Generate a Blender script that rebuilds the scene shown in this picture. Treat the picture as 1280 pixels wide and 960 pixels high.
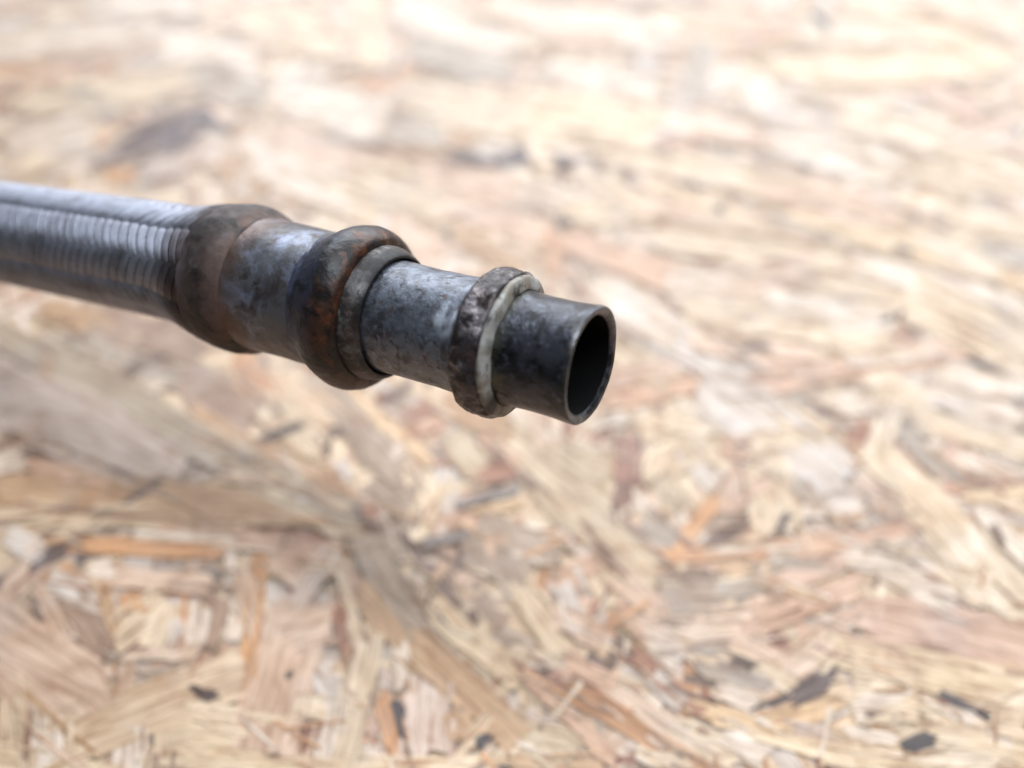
import bpy, math, random
import numpy as np
from mathutils import Vector, Matrix, noise

for o in list(bpy.data.objects): bpy.data.objects.remove(o)
scene = bpy.context.scene
C = scene.collection
R = math.radians
MM = 0.001

# ---------------------------------------------------------------- camera, light, exposure
cd = bpy.data.cameras.new('camera'); cam = bpy.data.objects.new('camera', cd); C.objects.link(cam)
cam.location = (0, 0, 0.160); cam.rotation_euler = (R(45), 0, 0)
cd.sensor_width = 36; cd.lens = 28.24; cd.clip_start = 0.005; cd.clip_end = 20
cd.dof.use_dof = True; cd.dof.focus_distance = 0.1140; cd.dof.aperture_fstop = 6.7
scene.camera = cam

world = bpy.data.worlds.new('World'); scene.world = world; world.use_nodes = True
bg = world.node_tree.nodes['Background']
bg.inputs[0].default_value = (0.80, 0.90, 1.0, 1); bg.inputs[1].default_value = 0.06

def area_light(name, loc, target, sx, sy, power, col):
    ld = bpy.data.lights.new(name, 'AREA'); ld.shape = 'RECTANGLE'; ld.size = sx; ld.size_y = sy
    ld.energy = power; ld.color = col
    lo = bpy.data.objects.new(name, ld); C.objects.link(lo); lo.location = loc
    lo.rotation_euler = (Vector(target) - Vector(loc)).to_track_quat('-Z', 'Y').to_euler()
    return lo
ov = area_light('overhead_light', (0.12, 0.04, 0.63), (0.03, 0.13, 0), 0.66, 0.16, 4.2, (0.84, 0.92, 1.0))
ov.rotation_euler = (R(-6), 0, R(152))                   # a long lamp running the same way as the hose
area_light('added_back_light', (0.22, 1.08, 0.66), (0.08, 0.30, 0), 2.00, 0.95, 32.0, (0.90, 0.95, 1.0))  # unseen light added behind the board to brighten its far end

scene.view_settings.view_transform = 'Standard'; scene.view_settings.look = 'None'
scene.view_settings.exposure = 0.12; scene.view_settings.gamma = 1.0
scene.cycles.max_bounces = 8
scene.cycles.use_denoising = True

# ---------------------------------------------------------------- materials
def srgb(r, g, b):
    f = lambda c: (c/255/12.92) if c/255 <= 0.04045 else ((c/255+0.055)/1.055)**2.4
    return (f(r), f(g), f(b), 1)

class NT:
    def __init__(self, name):
        self.m = bpy.data.materials.new(name); self.m.use_nodes = True
        self.t = self.m.node_tree; self.b = self.t.nodes['Principled BSDF']
    def n(self, kind, **kw):
        x = self.t.nodes.new(kind)
        for k, v in kw.items(): setattr(x, k, v)
        return x
    def l(self, a, b): self.t.links.new(a, b)
    def noise(self, vec, scale, detail=4, rough=0.55, dist=0.0, vscale=None):
        if vscale is not None:
            mp = self.n('ShaderNodeMapping'); mp.inputs['Scale'].default_value = vscale
            self.l(vec, mp.inputs['Vector']); vec = mp.outputs[0]
        x = self.n('ShaderNodeTexNoise'); x.inputs['Scale'].default_value = scale
        x.inputs['Detail'].default_value = detail; x.inputs['Roughness'].default_value = rough
        x.inputs['Distortion'].default_value = dist
        self.l(vec, x.inputs['Vector']); return x.outputs['Fac']
    def ramp(self, fac, stops):
        x = self.n('ShaderNodeValToRGB'); e = x.color_ramp.elements
        while len(e) < len(stops): e.new(0.5)
        for el, (p, c) in zip(e, stops):
            el.position = p; el.color = c if not isinstance(c, (int, float)) else (c, c, c, 1)
        self.l(fac, x.inputs[0]); return x.outputs[0]
    def mix(self, fac, a, b, mode='MIX'):
        x = self.n('ShaderNodeMix', data_type='RGBA', blend_type=mode)
        for sock, v in ((x.inputs[0], fac), (x.inputs[6], a), (x.inputs[7], b)):
            if hasattr(v, 'is_output'): self.l(v, sock)
            else: sock.default_value = v
        return x.outputs[2]
    def bump(self, hgt, dist, strength=1.0, normal=None):
        x = self.n('ShaderNodeBump'); x.inputs['Distance'].default_value = dist
        x.inputs['Strength'].default_value = strength
        self.l(hgt, x.inputs['Height'])
        if normal: self.l(normal, x.inputs['Normal'])
        return x.outputs[0]

def wood_material():
    t = NT('oriented strand wood')
    g = t.n('ShaderNodeAttribute', attribute_name='grain').outputs['Vector']      # mm along, mm across, offset
    tone = t.n('ShaderNodeAttribute', attribute_name='tone').outputs['Color']
    geo = t.n('ShaderNodeTexCoord').outputs['Object']
    streak = t.noise(g, 1.0, 5, 0.6, 0.3, (0.05, 1.1, 1.0))
    fibre = t.noise(g, 1.0, 3, 0.6, 0.0, (0.10, 3.6, 1.0))
    blot = t.noise(g, 1.0, 4, 0.55, 0.4, (0.10, 0.26, 1.0))
    c = t.mix(1.0, tone, t.ramp(streak, [(0.27, (0.54, 0.43, 0.35, 1)), (0.5, (1, 1, 1, 1)), (0.75, (1.16, 1.18, 1.21, 1))]), 'MULTIPLY')
    c = t.mix(1.0, c, t.ramp(fibre, [(0.34, (0.50, 0.40, 0.32, 1)), (0.48, (1, 1, 1, 1)), (0.7, (1.08, 1.08, 1.08, 1))]), 'MULTIPLY')
    c = t.mix(1.0, c, t.ramp(blot, [(0.28, (0.74, 0.62, 0.53, 1)), (0.46, (1, 0.985, 0.975, 1)), (0.68, (1.08, 1.10, 1.14, 1))]), 'MULTIPLY')
    # pressing stains that run over several flakes
    stain = t.noise(geo, 75, 5, 0.6, 0.6)
    c = t.mix(1.0, c, t.ramp(stain, [(0.28, (0.66, 0.57, 0.50, 1)), (0.42, (0.95, 0.92, 0.90, 1)), (0.58, (1.03, 1.03, 1.04, 1)), (0.74, (1.14, 1.17, 1.24, 1))]), 'MULTIPLY')
    # grey handling dirt and specks of dried resin
    dirt = t.noise(geo, 38, 5, 0.62)
    c = t.mix(t.ramp(dirt, [(0.52, 0.0), (0.72, 0.40)]), c, (0.20, 0.18, 0.18, 1))
    speck = t.noise(geo, 300, 3, 0.6)
    c = t.mix(t.ramp(speck, [(0.66, 0.0), (0.74, 0.55)]), c, (0.10, 0.075, 0.06, 1))
    t.l(c, t.b.inputs['Base Color'])
    t.l(t.ramp(blot, [(0.3, 0.50), (0.7, 0.34)]), t.b.inputs['Roughness'])
    t.b.inputs['Specular IOR Level'].default_value = 0.5
    t.b.inputs['Coat Weight'].default_value = 0.14; t.b.inputs['Coat Roughness'].default_value = 0.38
    bn = t.bump(streak, 0.00035, 0.9); bn = t.bump(fibre, 0.00012, 0.8, bn)
    t.l(bn, t.b.inputs['Normal'])
    return t.m

def metal(name, layers, rough, metallic, bump_mm, bump_scale, fine=900, turned=0.0):
    """layers: base colour then (colour, noise scale, low, high, strength) laid over it"""
    t = NT(name); v = t.n('ShaderNodeTexCoord').outputs['Object']
    c = layers[0]
    for k, (col, sc, lo, hi, st) in enumerate(layers[1:]):
        mp = t.n('ShaderNodeMapping'); mp.inputs['Location'].default_value = (k*0.37, k*0.19, k*0.53)
        t.l(v, mp.inputs['Vector'])
        if sc == 'axial':                       # a stained zone along the fitting, its border frayed by noise
            f = t.noise(mp.outputs[0], 240, 4, 0.6)
            sx = t.n('ShaderNodeMath', operation='MULTIPLY_ADD'); t.l(f, sx.inputs[0]); sx.inputs[1].default_value = 7.0
            t.l(t.n('ShaderNodeAttribute', attribute_name='axial').outputs['Fac'], sx.inputs[2])
            mr = t.n('ShaderNodeMapRange', clamp=True); t.l(sx.outputs[0], mr.inputs[0])
            mr.inputs[1].default_value = lo+3.5; mr.inputs[2].default_value = hi+3.5; mr.inputs[3].default_value = 0; mr.inputs[4].default_value = st
            c = t.mix(mr.outputs[0], c, col); continue
        if sc == 'grime_or_glint':
            c = t.mix(t.n('ShaderNodeAttribute', attribute_name='grime_or_glint').outputs['Fac'], c, col); continue
        f = t.noise(mp.outputs[0], sc, 5, 0.62, 0.3)
        c = t.mix(t.ramp(f, [(lo, 0.0), (hi, st)]), c, col)
    if len(layers) == 1: t.b.inputs['Base Color'].default_value = c
    else: t.l(c, t.b.inputs['Base Color'])
    rn = t.noise(v, fine*0.45, 4, 0.6)
    t.l(t.ramp(rn, [(0.3, rough[0]), (0.7, rough[1])]), t.b.inputs['Roughness'])
    t.b.inputs['Metallic'].default_value = metallic
    b = t.bump(t.noise(v, bump_scale, 5, 0.65), bump_mm*MM, 1.0)
    b = t.bump(t.noise(v, fine, 3, 0.6), bump_mm*MM*0.35, 1.0, b)
    if turned:                                  # turning marks and scuffs round the axis
        ax = t.n('ShaderNodeAttribute', attribute_name='axial').outputs['Fac']
        tx = t.n('ShaderNodeTexNoise', noise_dimensions='1D'); tx.inputs['Scale'].default_value = 5.0
        tx.inputs['Detail'].default_value = 4; t.l(ax, tx.inputs['W'])
        b = t.bump(tx.outputs['Fac'], turned*MM, 1.0, b)
    t.l(b, t.b.inputs['Normal'])
    return t.m

def rust(r, g, b): return srgb(r, g, b)
WOOD = wood_material()
M_wire = metal('braid wire steel', [srgb(150, 152, 164), (srgb(92, 88, 88), 260, 0.45, 0.7, 0.6), (srgb(60, 48, 44), 'axial', 72.5, 65.5, 0.9)], (0.44, 0.60), 0.88, 0.01, 800)
M_core = metal('hose under braid', [srgb(20, 18, 18)], (0.7, 0.9), 0.0, 0.02, 500)
M_clamp = metal('rusty crimp steel', [srgb(62, 53, 52), (srgb(50, 33, 26), 120, 0.40, 0.58, 0.9), (srgb(96, 86, 90), 'axial', 61.5, 64.5, 0.6), (srgb(98, 74, 64), 'axial', 59.5, 56.5, 0.8), (srgb(28, 21, 19), 170, 0.50, 0.62, 0.95), (srgb(100, 86, 92), 330, 0.60, 0.72, 0.5)], (0.52, 0.72), 0.15, 0.12, 420)
M_sleeve = metal('dull zinc grey steel', [srgb(96, 96, 101), (srgb(62, 52, 50), 150, 0.47, 0.60, 0.85), (srgb(140, 147, 168), 190, 0.50, 0.66, 0.8), (srgb(52, 36, 30), 300, 0.60, 0.70, 0.8), (srgb(104, 80, 68), 'axial', 52.0, 57.0, 0.9)], (0.34, 0.52), 0.55, 0.10, 420)
M_bead = metal('rusty bead', [srgb(62, 40, 29), (srgb(24, 20, 19), 190, 0.46, 0.58, 0.92), (srgb(110, 64, 38), 280, 0.55, 0.70, 0.7), (srgb(44, 47, 60), 'axial', 37.0, 39.4, 0.95), (srgb(20, 20, 23), 360, 0.50, 0.60, 0.85), (srgb(78, 84, 106), 'axial', 41.6, 43.2, 0.5)], (0.28, 0.54), 0.3, 0.14, 520)
M_lip = metal('grey worn lip', [srgb(86, 82, 81), (srgb(76, 50, 38), 300, 0.50, 0.58, 0.9), (srgb(40, 36, 34), 420, 0.48, 0.57, 0.9), (srgb(122, 118, 116), 600, 0.55, 0.66, 0.7), (srgb(26, 24, 24), 'axial', 33.2, 31.4, 0.95)], (0.42, 0.6), 0.3, 0.12, 560)
M_neck = metal('blue grey neck steel', [srgb(108, 112, 122), (srgb(62, 61, 65), 380, 0.46, 0.62, 0.8), (srgb(140, 146, 160), 700, 0.55, 0.66, 0.6), (srgb(86, 64, 56), 520, 0.60, 0.68, 0.8), (srgb(40, 36, 36), 700, 0.57, 0.66, 0.7), (srgb(206, 212, 224), 'grime_or_glint', 0, 1, 1)], (0.26, 0.52), 0.65, 0.15, 560, 0.05)  # the pale last layer is a scuff with a highlight painted in
M_collar = metal('pitted dark collar', [srgb(72, 66, 68), (srgb(30, 27, 27), 300, 0.45, 0.57, 0.9), (srgb(136, 128, 130), 560, 0.55, 0.65, 0.75), (srgb(76, 58, 50), 200, 0.56, 0.68, 0.6)], (0.18, 0.48), 0.6, 0.30, 620)
M_washer = metal('pale sealing residue', [srgb(164, 162, 157), (srgb(124, 114, 101), 260, 0.44, 0.60, 0.9), (srgb(62, 52, 44), 420, 0.54, 0.64, 0.9), (srgb(34, 29, 26), 'grime_or_glint', 0, 1, 1)], (0.5, 0.7), 0.05, 0.14, 560)
M_pipe = metal('blackened pipe steel', [srgb(70, 71, 79), (srgb(36, 35, 37), 240, 0.44, 0.60, 0.88), (srgb(112, 118, 132), 760, 0.56, 0.68, 0.5), (srgb(100, 98, 80), 'axial', 9.2, 11.2, 0.6), (srgb(24, 22, 22), 560, 0.56, 0.64, 0.8), (srgb(150, 148, 146), 'axial', 0.5, -0.9, 0.4)], (0.18, 0.42), 0.65, 0.16, 640, 0.07)
M_bore = metal('near black bore', [srgb(14, 13, 13)], (0.8, 0.95), 0.0, 0.05, 600)  # one near-black colour for the whole bore
M_bore.node_tree.nodes['Principled BSDF'].inputs['Specular IOR Level'].default_value = 0.12

# ---------------------------------------------------------------- helpers
def mesh_obj(name, verts, faces, mat, parent=None, smooth=False, attrs=None):
    me = bpy.data.meshes.new(name); me.from_pydata([tuple(v) for v in verts], [], faces); me.update()
    if attrs:
        for k, (typ, data) in attrs.items():
            a = me.attributes.new(k, typ, 'POINT')
            a.data.foreach_set({'FLOAT_VECTOR': 'vector', 'FLOAT': 'value'}.get(typ, 'color'), np.asarray(data, np.float32).ravel())
    if smooth: me.polygons.foreach_set('use_smooth', [True]*len(me.polygons))
    if mat: me.materials.append(mat)
    o = bpy.data.objects.new(name, me); C.objects.link(o)
    if parent: o.parent = parent
    return o

# ---------------------------------------------------------------- the board
TONES = {'w': (212, 198, 182), 'ws': (206, 200, 194), 'yw': (216, 200, 174), 'c': (206, 184, 152), 'cy': (210, 186, 152), 'yc': (212, 188, 152),
         'y': (216, 192, 154), 'oy': (202, 164, 116), 'o': (190, 138, 92), 'oc': (204, 172, 136), 'ot': (180, 130, 88), 't': (176, 140, 104), 'tc': (200, 172, 138),
         'ty': (200, 170, 128), 'p': (196, 164, 140), 'pc': (204, 176, 152), 'pw': (202, 182, 170), 'pt': (184, 142, 114), 'po': (190, 144, 112), 'pr': (186, 148, 126),
         'r': (138, 94, 76), 'rd': (112, 74, 56), 'rt': (146, 98, 72), 'b': (104, 80, 66), 'bt': (142, 114, 94), 'm': (66, 44, 46), 'l': (178, 160, 150),
         'lg': (150, 128, 108), 'g': (158, 142, 126), 'gs': (158, 140, 117), 'gd': (84, 68, 64), 's': (188, 180, 174), 'sd': (116, 106, 100), 'cg': (174, 154, 124)}  # grey-brown wood; lg and cg also darkened to deepen the hose's shadow
STRANDS = [  # four corners in mm on the board (two long edges), wood tone; lowest first
(-250.1,372.1,-172.5,399.9,-187.5,441.5,-269.8,409.5,'w'),
(-222.3,425.2,-170.3,430.6,-180.7,465.0,-235.7,459.0,'w'),
(-207.4,316.8,-151.5,331.3,-162.9,363.2,-222.0,346.7,'c'),
(-214.7,366.8,-170.7,380.0,-178.2,400.6,-223.7,386.3,'p'),
(-190.1,272.1,-160.9,284.1,-178.9,323.5,-210.0,309.4,'w'),
(-163.3,369.9,-113.9,357.1,-120.6,397.1,-174.2,412.0,'w'),
(-180.8,335.1,-135.1,346.8,-142.9,371.8,-190.6,359.0,'c'),
(-143.7,343.4,-107.6,324.4,-110.3,354.3,-148.9,375.7,'g'),
(-136.1,402.5,-84.9,378.9,-87.2,411.8,-141.8,438.4,'c'),
(-164.7,322.0,-196.8,352.8,-195.8,340.8,-164.4,311.4,'g'),
(-182.0,403.9,-159.8,424.4,-164.7,436.9,-187.1,415.5,'g'),
(-96.7,500.6,-71.8,363.0,-55.3,367.0,-76.2,507.0,'oc'),
(-60.1,421.2,-2.5,372.9,2.7,408.5,-58.5,463.6,'w'),
(-114.6,380.9,-79.6,376.4,-83.2,404.6,-120.0,409.6,'c'),
(-46.8,374.6,-1.5,349.2,1.6,378.1,-46.2,406.6,'g'),
(-105.5,328.2,-54.1,300.3,-53.3,334.3,-108.7,366.7,'w'),
(-48.9,318.8,4.8,298.3,8.8,336.6,-49.5,360.7,'c'),
(-76.4,293.2,-25.5,296.4,-27.5,323.8,-81.4,320.2,'g'),
(-101.2,292.4,-52.9,262.6,-51.2,287.6,-102.5,321.1,'p'),
(-56.2,296.5,-25.7,269.0,-23.3,280.6,-54.6,309.6,'t'),
(-24.5,277.1,6.4,280.1,6.2,293.8,-25.6,290.6,'m'),
(-19.2,286.3,-6.5,282.0,-6.0,289.3,-18.8,293.7,'s'),
(-13.1,289.4,-0.4,286.3,0.4,300.2,-12.6,303.6,'w'),
(6.5,404.9,81.7,376.6,92.2,424.9,10.3,458.7,'w'),
(15.4,393.9,50.0,389.2,52.5,410.6,16.5,415.8,'p'),
(16.3,353.4,62.9,322.5,69.7,348.2,20.9,382.5,'w'),
(69.6,397.5,99.3,388.0,109.8,433.1,77.8,444.3,'c'),
(83.1,335.8,101.3,389.1,90.9,400.7,73.3,345.2,'g'),
(93.3,373.7,84.7,340.4,91.0,337.4,100.0,370.2,'w'),
(-1.4,302.5,57.2,287.0,65.9,331.8,1.5,350.6,'yc'),
(-0.5,284.5,24.0,275.4,25.7,286.1,0.5,295.6,'m'),
(30.7,276.8,44.4,266.9,46.6,274.5,32.7,284.7,'b'),
(3.6,303.3,12.3,266.4,17.9,271.5,9.6,309.3,'c'),
(27.5,303.6,39.8,261.0,43.7,265.6,31.6,309.1,'yc'),
(58.3,311.9,90.8,291.9,98.4,314.5,64.5,336.5,'w'),
(73.8,301.4,100.9,291.7,108.0,314.7,79.6,325.5,'p'),
(96.8,331.2,117.3,302.9,131.5,331.3,110.6,363.4,'w'),
(114.6,347.6,227.9,353.2,246.4,395.8,123.6,389.2,'y'),
(139.0,390.2,197.6,380.9,212.9,419.9,150.2,430.5,'yw'),
(180.5,428.1,226.1,369.9,238.9,392.3,192.7,455.8,'y'),
(214.5,431.2,250.6,400.3,272.9,441.0,235.4,476.7,'yw'),
(211.2,429.7,242.5,405.8,248.7,417.7,217.0,442.6,'t'),
(178.4,342.4,196.9,302.6,206.9,317.0,188.7,359.5,'pr'),
(133.6,308.4,169.1,288.8,183.5,318.0,146.3,340.4,'yw'),
(101.3,310.0,130.6,296.6,141.0,323.6,110.2,338.6,'s'),
(148.8,287.6,189.7,253.1,206.9,279.9,164.7,319.3,'c'),
(99.3,288.9,144.0,262.3,156.4,287.9,109.6,317.9,'w'),
(172.4,289.8,216.2,316.5,220.1,331.4,174.8,303.1,'p'),
(56.3,272.2,101.9,247.5,110.2,268.6,62.7,295.9,'c'),
(84.0,259.6,131.6,233.8,142.3,256.0,92.6,284.8,'p'),
(133.4,273.8,179.9,254.2,190.0,272.8,141.8,294.2,'c'),
(83.3,256.1,164.1,196.2,173.1,209.3,90.4,274.2,'ty'),
(44.4,242.2,99.5,225.4,106.3,244.5,48.7,263.1,'p'),
(115.2,288.9,132.5,267.9,140.2,281.8,122.7,304.1,'w'),
(57.5,236.4,97.3,217.8,103.6,233.0,62.3,253.2,'c'),
(89.2,239.9,110.4,225.5,114.8,234.4,93.2,249.5,'g'),
(151.9,242.4,176.5,227.8,185.1,241.8,159.9,257.5,'c'),
(154.1,219.5,168.8,210.8,175.7,221.8,160.7,231.1,'g'),
(110.6,226.8,158.3,204.9,166.6,219.1,117.5,242.9,'yw'),
(50.2,223.1,113.6,201.5,120.9,218.3,54.9,241.9,'c'),
(108.6,209.9,144.4,195.5,150.9,207.5,114.1,222.8,'w'),
(72.1,209.9,120.1,190.5,125.8,202.1,76.4,222.8,'cy'),
(132.7,214.9,155.2,182.9,163.3,192.7,140.9,226.6,'w'),
(-37.0,263.5,-1.2,250.0,1.2,271.6,-36.5,286.6,'p'),
(-63.4,258.2,-24.0,239.9,-22.1,260.1,-63.5,280.3,'c'),
(-30.6,242.7,11.2,219.0,16.4,241.5,-27.8,268.2,'p'),
(-24.8,233.5,2.7,208.6,8.0,224.1,-20.4,251.1,'t'),
(4.5,255.5,37.6,235.1,41.7,249.4,7.5,271.4,'w'),
(-1.2,252.7,21.5,241.4,24.6,256.4,1.2,268.6,'w'),
(17.1,236.2,51.3,241.1,52.7,258.8,17.1,253.5,'cy'),
(16.1,209.6,18.0,238.4,11.2,238.8,9.9,209.9,'o'),
(14.6,224.3,51.8,200.2,56.8,213.5,18.6,239.6,'pt'),
(49.0,262.2,86.3,229.0,91.7,240.6,53.8,275.9,'cy'),
(36.4,282.8,64.9,265.3,69.0,278.6,39.8,297.3,'c'),
(-47.3,230.3,-23.8,208.0,-18.4,224.8,-42.7,249.3,'p'),
(-12.6,223.7,3.5,210.4,7.2,222.2,-9.3,236.4,'c'),
(-99.9,271.4,-59.4,244.2,-57.5,266.5,-100.2,296.9,'w'),
(-121.1,282.4,-92.9,253.9,-90.7,267.4,-119.7,297.8,'t'),
(-104.2,299.7,-103.6,257.9,-95.3,252.4,-95.1,293.1,'w'),
(-81.8,258.6,-46.7,235.4,-44.5,254.3,-81.3,279.8,'c'),
(-149.5,294.7,-123.9,309.3,-130.8,327.3,-157.1,311.5,'m'),
(-134.4,279.2,-132.6,311.5,-142.8,322.0,-143.9,288.4,'m'),
(-138.5,311.9,-114.3,301.7,-115.6,311.0,-140.2,321.5,'m'),
(-163.9,273.2,-140.2,285.2,-147.1,301.4,-171.5,288.5,'l'),
(-153.5,268.4,-140.7,266.1,-143.2,275.3,-156.4,277.7,'o'),
(-171.8,269.7,-158.3,278.5,-163.7,289.1,-177.3,279.9,'w'),
(-137.5,267.5,-114.2,282.2,-120.5,298.0,-144.4,282.2,'l'),
(-185.5,262.7,-177.7,280.0,-187.5,293.9,-195.3,275.4,'c'),
(-144.5,278.6,-121.5,305.3,-132.6,328.7,-156.0,299.3,'m'),
(-161.0,274.6,-146.1,289.8,-153.0,303.1,-168.1,287.0,'m'),
(-126.7,297.4,-107.6,284.8,-108.0,295.3,-127.6,308.6,'w'),
(22.5,200.8,44.4,174.5,51.6,186.4,29.4,214.6,'w'),
(27.4,188.7,62.2,153.7,71.2,167.9,35.7,206.4,'ws'),
(50.5,195.4,81.4,199.4,84.3,216.2,51.9,211.8,'w'),
(50.3,184.0,85.3,178.6,91.2,197.3,54.4,203.4,'c'),
(66.0,191.9,100.1,208.0,101.3,224.8,65.6,207.2,'p'),
(53.2,174.5,83.2,162.7,88.0,173.8,57.1,186.4,'p'),
(77.7,187.8,112.0,180.4,118.3,195.3,82.6,203.4,'w'),
(84.8,178.0,112.2,167.6,117.9,179.1,89.7,190.2,'c'),
(117.0,189.8,145.2,159.6,161.4,179.4,132.9,213.7,'yc'),
(96.9,166.2,127.1,173.0,129.1,180.6,98.2,173.6,'w'),
(120.1,156.9,143.2,153.8,149.9,166.5,125.9,169.8,'w'),
(63.7,154.4,131.5,168.9,134.6,179.9,64.5,164.5,'pt'),
(26.4,168.6,45.3,155.7,49.4,164.4,30.0,178.1,'c'),
(24.8,149.3,52.0,155.7,52.3,163.2,24.5,156.5,'po'),
(29.7,160.0,50.7,164.9,51.0,171.5,29.5,166.5,'pr'),
(47.9,151.0,77.4,115.8,90.2,130.2,60.6,169.5,'ws'),
(68.2,148.8,82.1,136.0,86.5,142.3,72.6,155.7,'c'),
(87.1,149.2,106.7,149.2,109.9,158.4,89.7,158.4,'w'),
(98.3,157.9,111.8,140.1,120.2,149.7,106.8,168.7,'c'),
(110.7,151.6,134.1,139.9,140.8,149.9,117.0,162.3,'w'),
(105.6,142.1,131.1,132.5,136.2,140.4,110.2,150.6,'c'),
(99.4,144.7,106.9,125.7,112.1,130.1,104.8,149.6,'g'),
(109.2,134.6,122.9,121.7,127.5,127.0,113.8,140.4,'pr'),
(108.8,127.2,117.8,122.2,120.1,125.5,111.0,130.6,'g'),
(114.0,130.9,129.0,123.2,132.8,128.5,117.7,136.5,'w'),
(110.0,118.4,128.5,120.4,130.4,125.3,111.6,123.3,'ty'),
(87.3,131.3,102.4,98.5,112.9,106.6,98.6,141.6,'yc'),
(100.0,104.7,110.5,84.6,120.5,92.1,110.5,113.6,'yw'),
(103.6,155.5,86.2,127.3,90.9,124.4,108.6,152.1,'yw'),
(84.3,128.0,91.7,131.9,91.2,138.2,83.7,134.1,'t'),
(81.8,122.1,92.4,112.6,98.1,119.6,87.4,129.6,'p'),
(81.4,113.5,89.9,104.5,94.3,109.3,85.8,118.6,'w'),
(73.1,101.5,96.5,95.3,100.0,101.3,76.1,107.9,'w'),
(82.8,98.4,103.5,91.3,108.6,99.2,87.4,106.7,'c'),
(110.2,113.7,117.6,100.4,122.7,104.6,115.4,118.4,'w'),
(117.2,118.8,124.8,114.0,127.9,118.0,120.2,122.9,'c'),
(21.6,142.3,32.7,146.0,32.4,149.5,21.2,145.6,'w'),
(31.8,143.4,54.5,139.2,56.1,144.8,33.0,149.2,'c'),
(34.3,137.9,50.1,145.0,49.6,150.5,33.4,143.2,'cy'),
(39.0,137.4,52.4,130.7,55.2,136.7,41.5,143.8,'c'),
(43.3,134.1,48.4,120.8,52.6,123.9,47.6,137.6,'ws'),
(34.2,121.1,47.7,131.2,44.0,141.7,30.2,130.8,'c'),
(8.8,131.4,24.6,123.6,28.3,133.3,12.1,141.6,'cg'),
(33.7,126.4,38.1,114.2,43.6,117.9,39.4,130.4,'cg'),
(53.5,132.3,61.8,132.3,63.5,140.5,55.0,140.5,'pt'),
(59.3,132.9,75.8,137.0,76.6,144.2,59.7,139.9,'c'),
(58.7,131.7,57.2,108.4,68.9,110.7,71.5,134.5,'c'),
(51.4,114.7,59.1,126.9,55.4,129.9,47.8,117.4,'p'),
(68.7,123.9,78.5,109.6,82.0,113.1,72.3,127.8,'g'),
(69.7,113.0,86.2,116.5,87.1,122.8,70.3,119.1,'w'),
(76.8,110.8,92.1,116.6,92.2,120.2,76.7,114.3,'t'),
(4.6,151.5,6.8,130.4,12.9,131.6,11.2,152.9,'p'),
(27.3,140.7,25.5,125.0,32.3,124.7,34.5,140.4,'r'),
(26.6,128.5,25.0,114.7,28.8,114.5,30.7,128.3,'rd'),
(-3.0,143.6,5.3,132.6,11.5,140.3,3.1,152.0,'c'),
(-2.0,150.1,10.7,137.2,14.8,144.0,2.0,157.5,'w'),
(10.5,125.1,25.4,113.0,29.1,119.1,14.0,131.7,'cg'),
(-7.6,135.3,30.9,92.8,37.9,100.5,-0.8,145.9,'cg'),
(28.1,110.1,36.3,101.3,42.0,108.1,33.7,117.4,'g'),
(14.8,113.0,27.4,94.4,28.6,95.5,16.0,114.3,'rd'),
(39.1,103.7,51.7,118.3,49.2,121.4,36.7,106.5,'o'),
(52.1,114.7,64.9,124.4,63.9,127.3,51.0,117.4,'pr'),
(44.4,102.9,68.5,102.9,69.4,106.4,45.0,106.4,'w'),
(29.5,101.4,59.4,103.1,60.1,107.1,29.8,105.3,'o'),
(53.7,101.2,94.6,108.7,95.8,114.1,54.0,106.4,'po'),
(47.0,99.6,65.0,91.5,67.0,94.9,48.8,103.2,'t'),
(58.6,100.8,76.2,98.3,77.6,101.6,59.7,104.2,'g'),
(31.4,87.3,45.3,87.3,47.5,99.3,32.9,99.3,'lg'),
(57.7,92.7,77.7,99.9,77.6,105.1,57.3,97.7,'pr'),
(34.3,80.5,55.3,83.2,56.2,91.6,34.5,88.6,'pc'),
(46.6,91.8,63.5,95.9,63.8,100.7,46.5,96.6,'g'),
(50.3,82.5,63.7,88.1,63.2,92.4,49.5,86.6,'pr'),
(56.0,84.5,79.1,93.4,78.9,99.1,55.3,89.8,'pt'),
(65.6,82.1,75.5,87.7,74.4,92.0,64.3,86.2,'w'),
(80.7,99.3,96.1,87.3,101.3,93.2,85.7,105.7,'w'),
(98.4,92.4,111.8,86.6,117.4,94.0,103.8,100.1,'yw'),
(71.0,83.5,111.4,74.6,118.8,85.9,76.7,95.7,'pr'),
(49.3,67.4,69.7,79.6,67.2,86.6,46.4,73.7,'pc'),
(50.9,66.1,67.6,73.7,66.9,76.7,50.1,69.0,'gd'),
(64.4,77.4,106.5,67.3,111.4,74.4,68.1,85.2,'y'),
(66.5,79.8,81.1,73.2,85.1,78.7,70.2,85.6,'oc'),
(49.1,62.4,65.6,66.5,65.7,70.6,48.9,66.3,'oy'),
(66.4,66.4,80.2,64.9,85.5,76.4,71.1,78.1,'c'),
(68.6,64.1,80.7,65.6,82.1,72.1,69.7,70.4,'w'),
(80.5,65.7,101.0,61.8,104.9,68.0,83.9,72.1,'c'),
(85.1,68.6,96.6,60.0,100.2,63.5,88.6,72.3,'w'),
(46.3,61.8,76.1,53.3,78.4,56.9,48.2,65.7,'y'),
(53.9,63.5,63.2,60.4,64.8,63.0,55.4,66.2,'l'),
(58.9,57.3,73.0,53.7,76.5,59.4,62.1,63.2,'y'),
(63.6,61.6,73.8,59.3,75.6,62.6,65.3,64.9,'w'),
(78.8,57.3,98.5,53.7,104.2,62.4,83.7,66.3,'yc'),
(88.9,64.3,105.3,69.1,105.7,71.9,89.1,67.0,'yw'),
(72.9,55.5,91.4,56.2,92.8,59.8,74.0,59.0,'yw'),
(-2.5,96.3,9.4,77.3,14.2,80.8,2.6,100.3,'yc'),
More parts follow.
